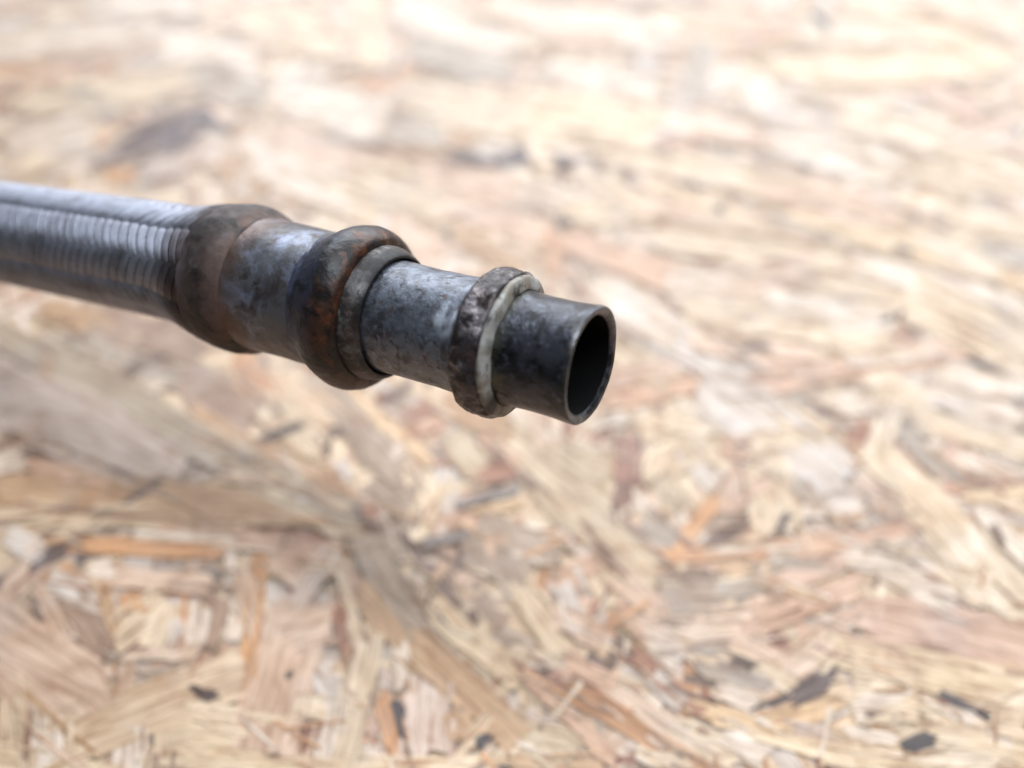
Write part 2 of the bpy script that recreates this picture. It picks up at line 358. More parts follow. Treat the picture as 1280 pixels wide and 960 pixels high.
(8.7,95.0,13.4,83.4,17.6,85.6,13.0,97.4,'s'),
(16.5,97.3,19.5,89.3,22.8,91.1,19.9,99.2,'c'),
(7.6,85.7,19.3,80.2,21.7,85.2,9.9,91.0,'p'),
(21.2,96.8,16.4,89.2,17.9,88.1,22.8,95.6,'rt'),
(23.4,93.8,31.3,86.1,35.2,90.6,27.2,98.6,'p'),
(23.3,83.7,34.8,80.0,37.0,85.3,25.3,89.1,'p'),
(26.0,82.6,33.5,75.5,36.7,79.1,29.2,86.4,'w'),
(-0.4,78.2,9.8,75.3,10.9,78.6,0.5,81.7,'c'),
(8.9,74.9,20.1,69.8,22.4,74.5,11.1,79.7,'pt'),
(-2.1,61.4,10.1,55.5,14.7,63.6,2.2,70.0,'cg'),
(-1.0,76.2,19.0,56.8,20.9,58.6,1.0,78.4,'pt'),
(5.9,74.0,18.5,67.4,20.2,70.3,7.4,77.1,'rt'),
(9.4,71.1,35.1,53.8,37.7,56.9,11.9,74.8,'ot'),
(15.4,72.3,33.1,59.6,35.4,62.4,17.6,75.4,'pc'),
(2.5,66.1,7.2,63.0,8.6,65.1,3.9,68.3,'l'),
(24.2,78.7,37.2,65.8,39.5,68.0,26.5,81.2,'rt'),
(19.0,67.8,29.2,60.0,33.5,65.0,23.3,73.2,'pc'),
(27.2,73.1,32.8,66.5,36.2,69.5,30.6,76.3,'s'),
(34.6,79.8,44.8,76.3,46.4,79.7,36.2,83.3,'oc'),
(37.4,74.4,51.5,71.0,54.0,76.7,39.5,80.2,'g'),
(41.4,70.5,50.1,65.6,52.4,68.8,43.6,73.8,'w'),
(33.8,67.0,50.9,61.5,52.9,65.1,35.5,70.7,'oy'),
(29.9,59.9,42.9,55.5,46.5,62.0,33.1,66.7,'c'),
(39.1,61.0,47.3,55.8,50.9,60.2,42.7,65.6,'w'),
(23.9,58.5,32.6,54.9,34.5,58.1,25.7,61.9,'c'),
(-0.3,55.8,17.8,53.6,18.7,57.9,0.3,60.2,'t'),
(45.0,80.7,55.6,75.4,58.1,79.2,47.3,84.7,'p'),
(49.1,75.7,57.8,70.6,60.0,73.6,51.2,78.9,'c'),
(-19.7,148.0,-2.2,135.2,2.3,146.0,-15.6,159.7,'t'),
(-70.2,146.4,-52.4,131.1,-47.7,141.9,-66.0,158.3,'c'),
(-73.5,158.3,-48.6,143.3,-46.7,152.3,-72.2,168.2,'oc'),
(-56.7,155.9,-38.2,132.8,-32.7,140.0,-51.4,164.3,'lg'),
(-39.4,133.5,-25.6,118.3,-21.8,123.5,-35.7,139.3,'lg'),
(-46.2,155.4,-21.6,128.8,-19.3,132.2,-44.1,159.6,'oy'),
(-35.5,140.6,-30.3,131.9,-27.4,134.4,-32.5,143.3,'w'),
(-28.9,130.3,-26.3,123.9,-23.8,125.2,-26.4,131.7,'c'),
(-22.1,127.1,-25.7,107.9,-20.2,105.8,-16.2,124.6,'yc'),
(-20.3,137.2,-10.5,125.3,-5.7,131.5,-15.6,144.0,'cg'),
(-9.7,123.9,2.3,126.4,1.7,131.5,-10.5,128.9,'rt'),
(-9.6,138.3,0.9,128.9,3.2,133.2,-7.3,142.9,'pt'),
(-8.2,136.4,4.9,122.4,6.3,124.3,-6.9,138.5,'rd'),
(-13.3,116.4,1.3,121.3,0.7,124.4,-14.1,119.4,'sd'),
(-10.0,115.0,2.1,116.9,1.9,119.0,-10.3,117.1,'oy'),
(-20.3,105.2,-7.3,109.2,-7.9,111.7,-21.0,107.6,'sd'),
(-50.7,126.0,-40.8,113.8,-36.9,118.3,-46.8,130.8,'t'),
(-45.5,131.6,-42.2,124.7,-39.8,126.0,-43.0,133.0,'s'),
(-36.3,122.8,-23.1,108.6,-18.9,114.1,-32.1,128.9,'lg'),
(-35.9,100.5,-24.2,103.7,-26.8,112.4,-38.7,109.0,'lg'),
(-39.3,116.1,-32.8,114.2,-32.5,117.9,-39.0,119.8,'rt'),
(-9.1,110.2,9.6,99.3,12.7,105.8,-6.3,117.3,'lg'),
(-12.3,100.6,2.3,94.4,5.0,102.2,-10.0,108.8,'lg'),
(-4.8,102.0,0.8,104.1,-0.8,109.6,-6.4,107.4,'pt'),
(-145.2,187.8,-120.9,181.5,-123.5,192.6,-148.6,199.3,'t'),
(-126.1,180.0,-91.1,166.2,-92.0,180.7,-128.7,195.8,'bt'),
(-130.7,175.2,-109.5,168.3,-111.1,178.4,-133.0,185.7,'g'),
(-94.7,155.3,-70.6,137.8,-66.7,152.2,-91.9,171.5,'bt'),
(-83.9,170.6,-73.2,149.8,-65.3,154.6,-75.6,176.0,'ot'),
(-112.4,163.4,-87.4,155.4,-88.4,164.7,-114.1,173.1,'g'),
(-107.7,161.4,-101.7,171.4,-104.9,175.2,-110.8,165.1,'b'),
(-101.4,155.2,-96.8,158.3,-99.6,163.0,-104.3,159.8,'w'),
(-86.6,142.7,-40.2,116.6,-38.6,122.7,-86.0,150.0,'t'),
(-162.3,179.6,-37.8,110.2,-35.5,118.2,-164.1,192.3,'gs'),
(-150.9,152.6,-82.8,119.5,-81.4,136.8,-154.2,174.5,'l'),
(-85.6,133.1,-62.7,122.8,-62.1,128.9,-85.5,139.7,'g'),
(-64.9,129.1,-48.5,116.7,-46.0,122.6,-62.7,135.6,'s'),
(-134.5,134.2,-120.9,136.4,-123.1,140.8,-136.9,138.6,'bt'),
(-130.7,126.7,-123.7,129.3,-127.5,135.5,-134.6,132.8,'w'),
(-122.3,128.5,-100.2,123.4,-101.1,128.4,-123.7,133.6,'pt'),
(-112.1,131.6,-96.3,123.9,-96.3,125.7,-112.1,133.6,'w'),
(-74.3,125.1,-58.2,125.1,-59.6,131.8,-76.0,131.8,'p'),
(-129.1,117.2,-40.3,110.7,-41.4,121.6,-133.9,128.6,'t'),
(-127.0,113.0,-84.0,110.7,-85.6,116.7,-129.6,119.1,'c'),
(-62.4,120.0,-36.9,106.5,-35.2,112.6,-61.3,126.7,'cg'),
(-83.6,108.7,-40.9,102.1,-41.1,107.3,-84.6,114.1,'pt'),
(-101.5,104.2,-65.7,102.5,-66.6,106.8,-103.0,108.6,'o'),
(-119.7,106.8,-108.7,101.2,-108.3,106.4,-119.5,112.3,'ws'),
(-88.4,107.0,-67.4,105.6,-68.1,109.0,-89.4,110.3,'w'),
(-96.2,97.7,-90.8,98.9,-93.2,103.5,-98.6,102.2,'w'),
(-97.4,95.6,-68.0,93.6,-69.1,98.9,-99.1,101.0,'p'),
(-82.1,98.9,-65.4,97.6,-65.8,99.7,-82.7,101.0,'sd'),
(-68.6,108.9,-64.9,98.1,-62.4,98.4,-66.0,109.2,'w'),
(-57.5,102.3,-40.5,100.2,-40.8,104.8,-58.1,107.1,'pt'),
(-56.4,100.3,-47.9,94.1,-45.9,98.3,-54.5,104.7,'p'),
(-110.0,92.1,-105.2,102.4,-111.1,107.0,-115.6,96.3,'p'),
(-115.3,93.6,-99.7,106.9,-102.7,110.4,-118.3,96.8,'gd'),
(-101.7,107.7,-87.0,125.3,-88.8,127.4,-103.4,109.6,'gd'),
(-105.5,109.0,-100.2,101.2,-98.1,102.1,-103.3,110.0,'gd'),
(-93.5,95.8,-86.0,82.3,-83.2,83.0,-90.6,96.6,'t'),
(-108.4,93.7,-95.5,80.4,-92.5,83.1,-105.4,96.7,'p'),
(-86.4,90.0,-79.2,89.3,-80.0,92.8,-87.3,93.6,'o'),
(-105.1,95.4,-91.0,90.2,-91.1,95.0,-105.5,100.4,'ws'),
(-101.5,91.9,-86.7,77.0,-83.1,80.4,-97.9,95.7,'bt'),
(-79.7,78.2,-71.5,88.2,-79.0,95.5,-87.2,85.0,'c'),
(-74.5,78.8,-72.5,90.5,-75.4,91.9,-77.3,80.1,'c'),
(-74.4,88.1,-73.0,80.1,-70.3,79.7,-71.5,87.7,'s'),
(-70.7,90.5,-69.1,78.6,-65.2,78.0,-66.7,89.9,'w'),
(-66.4,93.6,-65.4,80.8,-61.9,80.1,-62.7,92.8,'bt'),
(-81.9,77.5,-67.1,78.3,-68.1,81.6,-83.1,80.7,'pc'),
(-61.8,89.1,-62.1,83.4,-57.5,81.9,-57.1,87.5,'w'),
(-64.4,98.3,-55.2,81.7,-50.8,83.6,-59.8,100.4,'pc'),
(-60.1,103.8,-54.8,63.9,-51.7,63.6,-56.5,103.3,'o'),
(-45.2,89.8,-39.3,104.2,-43.8,107.3,-49.6,92.6,'pw'),
(-42.6,104.2,-33.5,81.9,-31.3,82.6,-40.2,105.1,'c'),
(-48.1,80.0,-33.4,83.7,-36.6,93.1,-51.8,89.1,'p'),
(-40.1,89.8,-34.7,76.9,-32.2,77.7,-37.5,90.6,'rt'),
(-41.7,57.3,-39.2,88.3,-53.2,92.1,-53.9,60.2,'p'),
(-41.9,73.9,-33.8,64.1,-29.7,67.1,-37.7,77.2,'s'),
(-43.4,66.4,-32.0,64.9,-32.0,69.6,-43.6,71.3,'c'),
(-35.6,91.3,-0.9,58.5,4.1,63.5,-30.7,97.9,'t'),
(-36.2,102.1,-19.7,80.5,-14.5,84.8,-30.8,107.2,'lg'),
(-21.3,89.6,-0.1,71.6,3.5,76.1,-17.8,94.8,'yc'),
(-19.6,92.6,-14.2,85.8,-10.8,88.9,-16.2,95.8,'gd'),
(-33.8,85.1,-34.6,55.5,-29.1,54.6,-27.5,83.9,'c'),
(-26.6,82.5,-24.7,72.0,-21.1,72.3,-22.9,82.8,'w'),
(-28.0,70.0,-23.2,56.1,-19.4,56.9,-24.0,70.9,'ot'),
(-22.0,74.7,-20.5,58.7,-11.6,58.7,-12.4,74.7,'pw'),
(-34.9,56.1,-33.7,68.4,-37.2,69.3,-38.3,56.9,'w'),
(-11.9,54.9,-3.5,64.5,-5.4,66.1,-13.7,56.3,'c'),
(-5.4,54.6,2.3,60.9,0.9,62.5,-6.8,56.1,'c'),
(-14.4,65.5,-7.8,59.4,-4.6,62.6,-11.2,68.9,'t'),
(-92.5,56.6,-99.4,70.6,-103.2,70.3,-96.0,56.4,'c'),
(-84.4,55.8,-90.5,69.1,-97.1,68.6,-90.6,55.4,'w'),
(-90.7,56.5,-96.6,68.9,-98.1,68.8,-92.2,56.5,'bt'),
(-69.9,54.6,-71.5,64.4,-78.0,65.3,-76.2,55.5,'w'),
(-64.4,55.1,-67.9,65.7,-71.0,65.6,-67.4,55.0,'c'),
(-65.8,56.8,-46.7,55.4,-48.0,65.3,-68.0,66.9,'yc'),
(-65.2,64.8,-52.2,63.3,-52.7,68.0,-66.0,69.6,'c'),
(-86.6,56.1,-52.2,71.0,-58.3,81.0,-93.6,64.8,'tc'),
(-125.1,82.6,-82.9,58.8,-77.6,72.5,-122.1,99.6,'p'),
(-100.5,55.1,-65.6,50.2,-66.4,55.7,-102.2,60.9,'y'),
(-69.7,55.2,-6.1,54.6,-6.1,57.8,-70.7,58.4,'y'),
]
CHIPS = [  # dark bark chips, four corners in mm
(-66.0,137.1,-55.0,143.3,-56.1,145.8,-67.2,139.5),
(-24.2,69.5,-22.1,62.1,-20.8,62.3,-22.7,69.8),
(-6.1,59.9,-3.3,61.4,-4.2,63.0,-7.0,61.5),
(-64.8,71.2,-59.7,69.5,-59.6,70.8,-64.8,72.4),
(-46.1,73.8,-44.6,74.7,-45.6,76.1,-47.0,75.2),
(75.7,59.9,82.1,60.5,82.7,62.6,76.2,62.0),
(86.1,70.6,94.2,65.1,95.2,66.2,87.1,71.7),
(45.0,76.5,49.4,75.2,50.4,77.3,46.0,78.7),
(68.1,173.8,75.7,172.4,76.7,175.5,68.9,176.9),
(111.7,185.5,116.5,187.0,117.1,189.9,112.2,188.4),
(118.2,188.4,121.3,190.3,121.3,192.7,118.2,190.8),
(15.8,237.4,21.1,236.4,21.6,240.8,16.3,241.8),
(-24.1,233.2,-21.7,229.3,-20.1,232.4,-22.6,236.2),
(65.7,266.8,70.8,261.2,72.1,264.2,67.0,269.9),
(72.3,248.7,75.4,245.6,77.3,249.8,74.1,253.0),
(109.1,277.7,112.8,273.0,115.3,277.7,111.6,282.5),
(128.7,224.9,133.6,220.3,135.1,222.8,130.2,227.4),
(151.6,205.6,155.4,202.3,156.9,204.6,153.2,207.9),
(130.9,169.6,140.0,162.3,141.3,164.1,132.2,171.5),
(154.5,430.6,156.3,409.6,162.2,417.9,160.6,439.4),
(113.7,111.7,114.6,105.8,116.5,107.0,115.6,112.9),
(62.7,109.0,68.0,115.0,67.1,116.1,61.8,110.1),
(86.3,120.5,86.8,115.6,88.2,116.4,87.8,121.2),
(-39.5,116.3,-36.7,113.1,-35.7,114.3,-38.5,117.6),
]
for k_, c_ in TONES.items():           # damp the differences
    f_ = 0.40 if sum(c_) > 430 else 0.12
    TONES[k_] = tuple(a*(1-f_)+b*f_ for a, b in zip(c_, (200, 173, 149)))
rng = random.Random(7)
board = mesh_obj('osb_board', [(-.62, -.30, -.0135), (.62, -.30, -.0135), (.62, .85, -.0135), (-.62, .85, -.0135),
                               (-.62, -.30, -.0008), (.62, -.30, -.0008), (.62, .85, -.0008), (-.62, .85, -.0008)],
                 [(3, 2, 1, 0), (4, 5, 6, 7), (0, 1, 5, 4), (1, 2, 6, 5), (2, 3, 7, 6), (3, 0, 4, 7)], WOOD,
                 attrs={'grain': ('FLOAT_VECTOR', [(0, 0, 3)]*8), 'tone': ('FLOAT_COLOR', [srgb(150, 124, 100)]*8)})
board['kind'] = 'structure'; board['category'] = 'board'
board['label'] = 'pale oriented strand board of pressed wood flakes under the hose'

def strand_geometry(q, z, tone, thick=0.00030, nseg=5, ragged=1.0):
    """q: four corners (m); long edges q0-q1 and q3-q2. Returns verts, faces, grain, tones (one flake with thickness)."""
    a, b, c, d = [Vector((p[0], p[1], 0)) for p in q]
    L = ((b-a).length + (c-d).length)/2; W = ((d-a).length + (c-b).length)/2
    ph = rng.uniform(0, 50); off = rng.uniform(0, 400)
    ax = ((b-a)+(c-d)).normalized()
    tilt = rng.uniform(-1, 1)*0.00004; tilt2 = rng.uniform(-1, 1)*0.00004
    up, gr = [], []
    tp = {0: rng.choice((0, .05, .12, .28)), 1: rng.choice((0, .05, .12, .28))}
    el = min(.10, .40*W/L)*ragged
    def add(u, v):                       # u along 0..1, v across 0..1
        p = a.lerp(b, u).lerp(d.lerp(c, u), v)
        w = ragged*(0.13*W*noise.noise(Vector((u*L*90+ph, v*3.1, ph))) + 0.0006*noise.noise(Vector((u*L*260+ph, v*5.1, ph))))
        if u in (0, 1) and v in (0, 1): w += tp[u]*W*(1 if v == 0 else -1)
        side = (d-a).lerp(c-b, u).normalized()
        p = p + side*w
        zz = z + tilt*(v-.5)*2 + tilt2*(u-.5)*2
        up.append((p.x, p.y, zz)); gr.append((u*L*1000+off, v*W*1000+off*.37, ph))
    for k in range(nseg+1): add(k/nseg, 0)
    for v in (0.34, 0.68): add(1 + rng.uniform(-1, 1)*el, v)
    for k in range(nseg, -1, -1): add(k/nseg, 1)
    for v in (0.66, 0.31): add(rng.uniform(-1, 1)*el, v)
    n = len(up)
    low = [(x, y, zz-thick) for x, y, zz in up]
    faces = [tuple(range(n))] + [(i, i+n, (i+1) % n + n, (i+1) % n) for i in range(n)]
    j = 1 + rng.uniform(-.06, .06)
    t = (tone[0]*j, tone[1]*j, tone[2]*j, 1)
    edge = (t[0]*.85, t[1]*.80, t[2]*.75, 1)
    if up and (Vector(up[1])-Vector(up[0])).cross(Vector(up[n//2])-Vector(up[0])).z < 0:
        faces = [tuple(reversed(f)) for f in faces]
    return up+low, faces, gr+gr, [t]*n + [edge]*n

# flakes in the lower layers and beyond the picture: far too many to count
V, F, G, K = [], [], [], []
def into_mass(geo):
    v, f, g, k = geo; n0 = len(V)
    V.extend(v); F.extend([tuple(i+n0 for i in x) for x in f]); G.extend(g); K.extend(k)
names = ['w', 'w', 'c', 'c', 'c', 'cy', 'yw', 'p', 'pc', 'pw', 't', 'tc', 'oc', 'pt', 'l', 'g', 'cg', 'lg', 'rt', 'ot', 's', 'y']
def random_flake(cx, cy, z, L, W, ang, key, thick=0.0003):
    e = Vector((math.cos(ang), math.sin(ang))); n = Vector((-e.y, e.x)); c = Vector((cx, cy))
    t1, t2 = rng.uniform(.55, 1), rng.uniform(.55, 1)
    into_mass(strand_geometry([c-e*L/2-n*W/2*t1, c+e*L/2-n*W/2*t2, c+e*L/2+n*W/2*t2, c-e*L/2+n*W/2*t1], z, srgb(*TONES[key]), thick, nseg=3))
nb = 9000
for i in range(nb):
    random_flake(rng.uniform(-.6, .6), rng.uniform(-.28, .83), -0.0006 + 0.0004*i/nb, rng.uniform(.03, .10), rng.uniform(.005, .022), rng.uniform(0, math.pi), rng.choice(names))
nb = 1700                                # small splinters in view, pressed between the larger strands
for i in range(nb):
    y = 0.03 + 0.46*rng.random()**1.3
    random_flake(rng.uniform(-.6, .6)*(y+.12), y, -0.0002 + 0.0002*i/nb, rng.uniform(.006, .028), rng.uniform(.0012, .005), rng.uniform(0, math.pi), rng.choice(names+['b', 'bt', 'r', 'bt', 'rt', 'b', 'rt']))

def area(r):
    return abs((r[4]-r[0])*(r[7]-r[3]) - (r[5]-r[1])*(r[6]-r[2]))*.5
order = sorted(range(len(STRANDS)), key=lambda i: -area(STRANDS[i]))
single = set(order[:296])
for i, r in enumerate(STRANDS):
    q = [(r[0]*MM, r[1]*MM), (r[2]*MM, r[3]*MM), (r[4]*MM, r[5]*MM), (r[6]*MM, r[7]*MM)]
    z = 0.00008 + 0.0000009*i + rng.uniform(0, 0.0000008)
    geo = strand_geometry(q, z, srgb(*TONES[r[8]]))
    if i in single:
        v, f, g, k = geo
        mesh_obj('strand', v, f, WOOD, board, attrs={'grain': ('FLOAT_VECTOR', g), 'tone': ('FLOAT_COLOR', k)})
    else: into_mass(geo)
for i, r in enumerate(STRANDS):          # slivers split off along the grain of each strand
    a_, b_, c_, d_ = [Vector((r[k]*MM, r[k+1]*MM)) for k in (0, 2, 4, 6)]
    e = (b_+c_-a_-d_); L = e.length/2; e.normalize(); W = ((d_-a_).length+(c_-b_).length)/2
    ctr = (a_+b_+c_+d_)/4; nn = Vector((-e.y, e.x))
    for q in range(3 + int(W/0.003)):
        u, v = rng.uniform(-.5, .5), rng.choice((rng.uniform(-.6, .6), rng.gauss(.5, .06), rng.gauss(-.5, .06)))
        p = ctr + e*(u*L) + nn*(v*W)
        random_flake(p.x, p.y, 0.00042 + 0.00000005*rng.randrange(900), L*rng.uniform(.15, .6), rng.uniform(.0003, .0014), math.atan2(e.y, e.x)+rng.gauss(0, .09),
                     r[8] if rng.random() < .6 else rng.choice(('c', 'w', 'tc', 'bt', 'rt', 't', 'bt', 'b', 't', 'bt', 'cg')), 0.00012)
nb = 250                                 # a few crossing slivers
for i in range(nb):
    y = 0.03 + 0.40*rng.random()**1.2
    random_flake(rng.uniform(-.6, .6)*(y+.12), y, 0.00048 + 0.00003*i/nb, rng.uniform(.003, .014), rng.choice((.0004, .0006, .0010)), rng.uniform(0, math.pi), rng.choice(['w', 'c', 'tc', 'o', 'ot', 'rt', 'yw', 'p', 'bt']), 0.0001)
mass = mesh_obj('small_strand', V, F, WOOD, board, attrs={'grain': ('FLOAT_VECTOR', G), 'tone': ('FLOAT_COLOR', K)})
mass['kind'] = 'stuff'
for r in CHIPS:
    q = [(r[0]*MM, r[1]*MM), (r[2]*MM, r[3]*MM), (r[4]*MM, r[5]*MM), (r[6]*MM, r[7]*MM)]
    v, f, g, k = strand_geometry(q, 0.00055, srgb(*rng.choice([(80, 62, 54), (92, 70, 56), (66, 54, 52)])), 0.0002, 3, 2.6)
    mesh_obj('bark_chip', v, f, WOOD, board, attrs={'grain': ('FLOAT_VECTOR', g), 'tone': ('FLOAT_COLOR', k)})

# ---------------------------------------------------------------- the hose
TIP = Vector((0.01050, 0.07734, 0.08602)); U = Vector((-0.881, 0.4589, -0.1181)).normalized()
S0 = 0.070                                                # straight fitting, then flexible hose
heading = Vector((U.x, U.y, 0)).normalized(); th0 = math.asin(-U.z)
def centre_line():
    ds = 0.0005; pts = []
    p = TIP + U*S0; s = S0
    def build(peak):
        P = [TIP + U*S0]; TH = [th0]; s = S0
        while s < 0.40:
            s += ds
            if s < 0.084: th = th0 + 0.074*(1-math.cos(math.pi*(s-S0)/0.014))/2
            elif s < 0.150: th = th0 + 0.074
            elif s < 0.20: th = th0 + 0.074 + (peak-th0-0.074)*(s-0.15)/0.05
            elif s < 0.33: th = peak*0.5*(1+math.cos(math.pi*(s-0.20)/0.13))
            else: th = 0
            P.append(P[-1] + (heading*math.cos(th) - Vector((0, 0, math.sin(th))))*ds); TH.append(th)
        return P, TH
    lo, hi = 0.05, 1.2
    for _ in range(40):
        mid = (lo+hi)/2
        if build(mid)[0][-1].z > 0.0126: lo = mid
        else: hi = mid
    return build(lo)
PTS, THS = centre_line()
NPT = len(PTS); PA = np.array([tuple(p) for p in PTS]); THA = np.array(THS)
SIDE = Vector((0, 0, 1)).cross(heading).normalized()      # horizontal across the hose
ROOT = Vector((TIP.x, TIP.y, 0.0))
hose = bpy.data.objects.new('braided_hose', None); C.objects.link(hose); hose.location = ROOT
hose['label'] = 'steel braided hose with rusty crimped end fitting and open dark pipe mouth, above the board'
hose['category'] = 'hose'
NX, NY = SIDE, None
def straight_frame():
    n1 = SIDE; n2 = U.cross(n1).normalized(); return n1, n2
E1, E2 = straight_frame()

def lathe(name, profile, mat, parent, nseg=144, disp=None, step=0.00045, closed=True, grime_or_glint=None, skew=None):
    """profile: (s, r) in mm round the straight axis; resampled, displaced radially by disp(s, angle)"""
    pr = []
    for (s0, r0), (s1, r1) in zip(profile, profile[1:]):
        n = max(1, int(math.hypot(s1-s0, r1-r0)*MM/step))
        for k in range(n): pr.append((s0+(s1-s0)*k/n, r0+(r1-r0)*k/n))
    if not closed: pr.append(profile[-1])
    V, AX, GM = [], [], []
    for s, r in pr:
        for k in range(nseg):
            a = 2*math.pi*k/nseg
            rr = r + (disp(s, a, r) if disp else 0)
            ss = s - (skew(s, a) if skew else 0)
            p = TIP + U*(ss*MM) + (E1*math.cos(a) + E2*math.sin(a))*(rr*MM) - ROOT
            V.append(p); AX.append(s); GM.append(grime_or_glint(s, a) if grime_or_glint else 0)
    m = len(pr); F = []
    for i in range(m if closed else m-1):
        j = (i+1) % m
        for k in range(nseg):
            l = (k+1) % nseg
            F.append((i*nseg+k, i*nseg+l, j*nseg+l, j*nseg+k))
    o = mesh_obj(name, V, F, mat, parent, smooth=True, attrs={'axial': ('FLOAT', AX), 'grime_or_glint': ('FLOAT', GM)})
    return o

def nz(s, a, r, f, seed): return noise.noise(Vector((r*math.cos(a)*f, r*math.sin(a)*f, s*f+seed)))
def smooth_profile(pts, n=2):
    for _ in range(n):
        out = [pts[0]]
        for p, q in zip(pts, pts[1:]):
            out += [(p[0]*.75+q[0]*.25, p[1]*.75+q[1]*.25), (p[0]*.25+q[0]*.75, p[1]*.25+q[1]*.75)]
        pts = out + [pts[-1]]
    return pts

# pipe end: outside from the mouth back, inside back out
po = smooth_profile([(0.10, 7.5), (0.0, 7.95), (0.12, 8.2), (1.4, 8.17), (4.0, 7.98), (8.0, 8.0), (10.6, 8.15), (12.4, 8.3)])
pipe_prof = [(0.6, 6.8), (0.35, 7.0)] + po
def d_pipe(s, a, r):
    if r < 7.1: return 0
    batter = 0.22*noise.noise(Vector((math.cos(a)*1.3, math.sin(a)*1.3, 4.0)))*max(0, 1-s/5)
    return batter + 0.05*nz(s, a, r, 0.35, 2) + 0.022*nz(s, a, r, 1.2, 9)
mouth_skew = lambda s, a: max(0, 1-s/5)*(0.5*(0.5-0.5*math.cos(a-R(45))) + 0.10*noise.noise(Vector((math.cos(a)*2, math.sin(a)*2, 9))))
pipe = lathe('pipe_end', pipe_prof, M_pipe, hose, disp=d_pipe, nseg=180, closed=False,
             skew=mouth_skew)
bore = lathe('bore', [(0.5, 6.83), (24, 6.75), (24, 6.0), (34, 5.8), (34, 0.05)], M_bore, hose, nseg=120, closed=False, step=0.0008, skew=mouth_skew)
# washer residue and collar
def d_wash(s, a, r): return 0.07*nz(s, a, r, 0.5, 5)
wash = lathe('sealing_washer', smooth_profile([(12.3, 8.0), (10.75, 8.1), (10.70, 8.5), (11.0, 9.8), (11.35, 10.12), (12.3, 10.0)], 1), M_washer, hose, disp=d_wash, skew=lambda s, a: (s < 12)*(0.45*noise.noise(Vector((math.cos(a)*2.4, math.sin(a)*2.4, 3)))),
             grime_or_glint=lambda s, a: min(1, max(0, 1.6*math.exp(-((math.degrees(a)-338)/13)**2) + 1.2*math.exp(-((math.degrees(a)-58)/7)**2)*(s > 11.2) + 0.9*(s > 11.75) + 0.9*noise.noise(Vector((math.cos(a)*6, math.sin(a)*6, s*1.3))) - 0.12)))
def d_col(s, a, r):
    if r < 9: return 0
    facets = 0.34*noise.noise(Vector((math.cos(a)*2.6, math.sin(a)*2.6, s*0.16+1.7))) - 1.3*max(0, nz(s, a, r, 0.33, 90)-0.22)
    return facets + 0.20*nz(s, a, r, 0.6, 12) + 0.10*nz(s, a, r, 1.6, 3)
collar = lathe('collar', smooth_profile([(11.9, 8.1), (11.75, 9.9), (12.1, 10.45), (13.6, 10.6), (15.6, 10.45), (16.3, 9.8), (16.5, 8.1)], 1), M_collar, hose, disp=d_col, nseg=200, step=0.00025)
# neck
nprof = smooth_profile([(16.0, 8.75), (17.5, 8.55), (20, 8.35), (25, 8.34), (30, 8.42), (31.5, 8.45), (33.5, 8.5)])
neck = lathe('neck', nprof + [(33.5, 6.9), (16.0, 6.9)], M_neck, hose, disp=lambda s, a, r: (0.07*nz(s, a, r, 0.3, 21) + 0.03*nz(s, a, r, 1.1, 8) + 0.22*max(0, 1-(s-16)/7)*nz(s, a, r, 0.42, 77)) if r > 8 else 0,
             grime_or_glint=lambda s, a: min(.9, max(0, 3.0*math.exp(-((s-18.6)/1.8)**2 - ((math.degrees(a)-52)/16)**2)*(noise.noise(Vector((s*.9, a*5, 1)))+.35)-.25)))  # pale scuff and painted glint beside the collar, put into the neck colour
lip = lathe('lip', smooth_profile([(34.0, 8.2), (31.6, 8.7), (31.3, 9.1), (32.2, 9.75), (33.7, 10.25), (35.2, 10.3), (35.6, 9.8), (35.6, 8.2)], 1), M_lip, hose, disp=lambda s, a, r: 0.09*nz(s, a, r, 0.4, 31) + 0.03*nz(s, a, r, 1.3, 4))
bead = lathe('bead', smooth_profile([(34.6, 9.6), (34.3, 10.5), (34.8, 11.6), (36.2, 12.5), (38.2, 12.72), (40.0, 12.2), (41.6, 11.3), (42.6, 10.75), (44.0, 10.55), (44.0, 9.6)]), M_bead, hose, disp=lambda s, a, r: 0.12*nz(s, a, r, 0.25, 41) + 0.08*nz(s*.5, a, r, 1.0, 6) + 0.03*nz(s, a, r, 2.4, 6))
sl = lathe('sleeve', smooth_profile([(42.0, 9.5), (42.0, 10.6), (46, 10.56), (51, 10.6), (54, 10.72), (59, 10.85), (59, 9.5)], 1), M_sleeve, hose, disp=lambda s, a, r: 0.08*nz(s, a, r, 0.25, 51) + 0.02*nz(s, a, r, 0.9, 6))
cl = lathe('crimp_ring', smooth_profile([(56.8, 9.6), (56.2, 10.6), (57.4, 11.3), (58.6, 12.05), (60.0, 12.25), (61.8, 12.15), (63.4, 11.9), (64.6, 11.75), (65.1, 11.2), (65.1, 9.2), (56.8, 9.2)]), M_clamp, hose, disp=lambda s, a, r: 0.16*nz(s, a, r, 0.22, 61) + 0.09*nz(s*.5, a, r, 0.9, 6) + 0.03*nz(s, a, r, 2.2, 16) if r > 9.7 else 0)

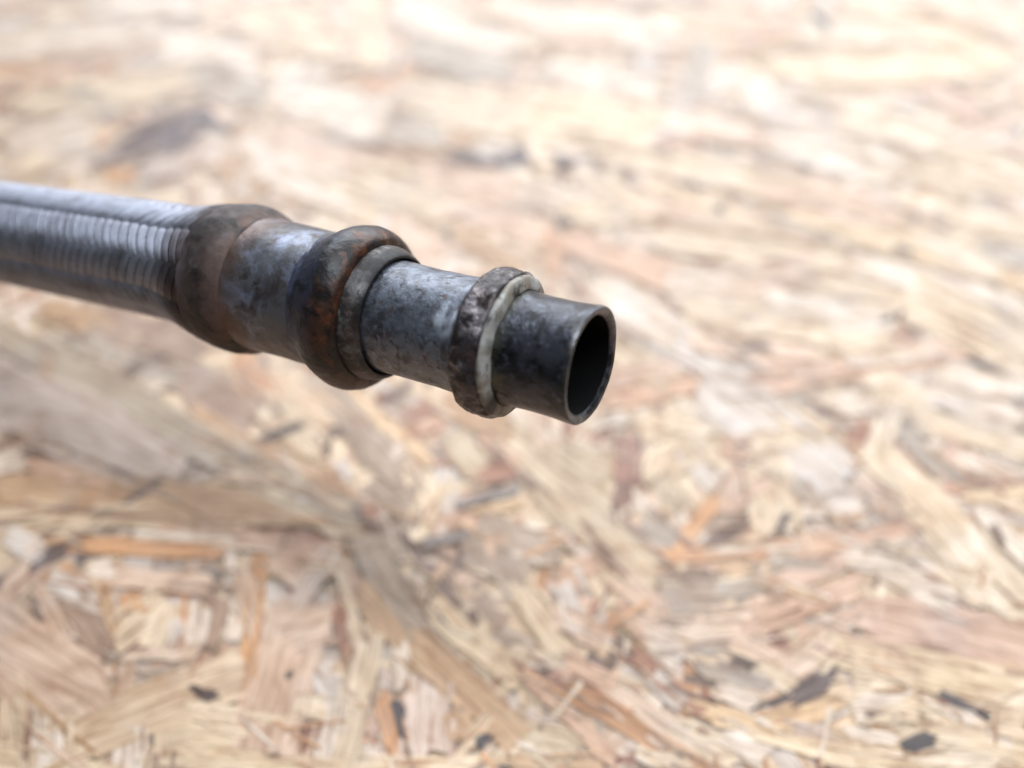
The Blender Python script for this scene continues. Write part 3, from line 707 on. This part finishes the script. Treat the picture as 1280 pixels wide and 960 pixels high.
# flexible part: core and the woven sleeve
def frames(s):
    """centre, two normals for arrays of arc length s (m)"""
    x = (s - S0)/0.0005; i = np.clip(x.astype(int), 0, NPT-2); f = x - i
    P = PA[i]*(1-f)[:, None] + PA[i+1]*f[:, None]; th = THA[i]*(1-f) + THA[i+1]*f
    h = np.array(heading)
    t = h*np.cos(th)[:, None] - np.array([0, 0, 1.])*np.sin(th)[:, None]
    n1 = np.repeat(np.array(SIDE)[None], len(s), 0); n2 = np.cross(t, n1)
    return P, n1, n2
S_END = 0.39; RB = 9.66
sc = np.arange(0.0620, S_END, 0.002); P, n1, n2 = frames(sc); NS = 64
V = []
for k in range(len(sc)):
    for j in range(NS):
        a = 2*math.pi*j/NS
        V.append(P[k] + (n1[k]*math.cos(a) + n2[k]*math.sin(a))*(RB-0.30+1.75*float(np.clip((0.0750-sc[k])/0.0115, 0, 1))**1.6)*MM - np.array(ROOT))
F = [(k*NS+j, k*NS+(j+1) % NS, (k+1)*NS+(j+1) % NS, (k+1)*NS+j) for k in range(len(sc)-1) for j in range(NS)]
F += [tuple(range(NS)), tuple((len(sc)-1)*NS+j for j in reversed(range(NS)))]
core = mesh_obj('inner_tube', V, F, M_core, hose, smooth=True)
NCAR, LEAD, WIRES, AMP = 12, 0.0250, 6, 0.25
braid = bpy.data.objects.new('braid', None); C.objects.link(braid); braid.parent = hose
def band(direction, k):
    per = 80; n = int((S_END-0.0635)/LEAD*per)
    s = np.linspace(0.0635, S_END, n)
    ang0 = 2*math.pi*(k/NCAR) + direction*2*math.pi*s/LEAD
    VV, FF = [], []
    base = 0
    for wdx in range(WIRES):
        off = (wdx-(WIRES-1)/2)*(LEAD/NCAR/WIRES)*0.83     # shift along the axis
        ss = s + off; ss = np.clip(ss, 0.0625, S_END)
        ang = ang0
        i_ = NCAR*(ang/(2*math.pi) - ss/LEAD); j_ = NCAR*(ang/(2*math.pi) + ss/LEAD)
        w = np.tanh(2.0*np.sin(math.pi/2*(i_+j_)+math.pi*1.25))/math.tanh(2)
        rad = RB + direction*AMP*w + 0.05*math.cos((wdx-(WIRES-1)/2)/WIRES*math.pi)
        fl = np.clip((0.0750-ss)/0.0115, 0, 1); rad = rad + 1.75*fl*fl*(3-2*fl)
        rad = rad + 0.03*rng.uniform(-1, 1)
        P, n1, n2 = frames(ss)
        ca, sa = np.cos(ang+R(19))[:, None], np.sin(ang+R(19))[:, None]
        nr = n1*ca + n2*sa
        c = P + nr*(rad*MM)[:, None] - np.array(ROOT)
        tg = np.gradient(c, axis=0); tg /= np.linalg.norm(tg, axis=1)[:, None]
        bt = np.cross(tg, nr); bt /= np.linalg.norm(bt, axis=1)[:, None]
        hw = 0.145*MM
        ring = [c - bt*hw, c - bt*hw*0.55 + nr*hw*0.8, c + bt*hw*0.55 + nr*hw*0.8, c + bt*hw]
        A = np.stack(ring, 1).reshape(-1, 3); VV.append(A)
        q = np.arange(n-1)*4 + base
        for e in range(3): FF.append(np.stack([q+e, q+e+1, q+e+5, q+e+4], 1))
        base += n*4
    VV = np.concatenate(VV); FF = np.concatenate(FF)
    if direction < 0: pass
    me = bpy.data.meshes.new('wire_band')
    me.vertices.add(len(VV)); me.vertices.foreach_set('co', VV.ravel())
    me.loops.add(FF.size); me.loops.foreach_set('vertex_index', FF.ravel().astype(np.int32))
    me.polygons.add(len(FF)); me.polygons.foreach_set('loop_start', np.arange(0, FF.size, 4, dtype=np.int32))
    me.polygons.foreach_set('use_smooth', np.ones(len(FF), bool))
    me.update(calc_edges=True); me.validate()
    at = me.attributes.new('axial', 'FLOAT', 'POINT'); at.data.foreach_set('value', np.tile(np.repeat(s*1000, 4), WIRES).astype(np.float32))
    me.materials.append(M_wire)
    o = bpy.data.objects.new('wire_band', me); C.objects.link(o); o.parent = braid
for d in (1, -1):
    for k in range(NCAR): band(d, k)
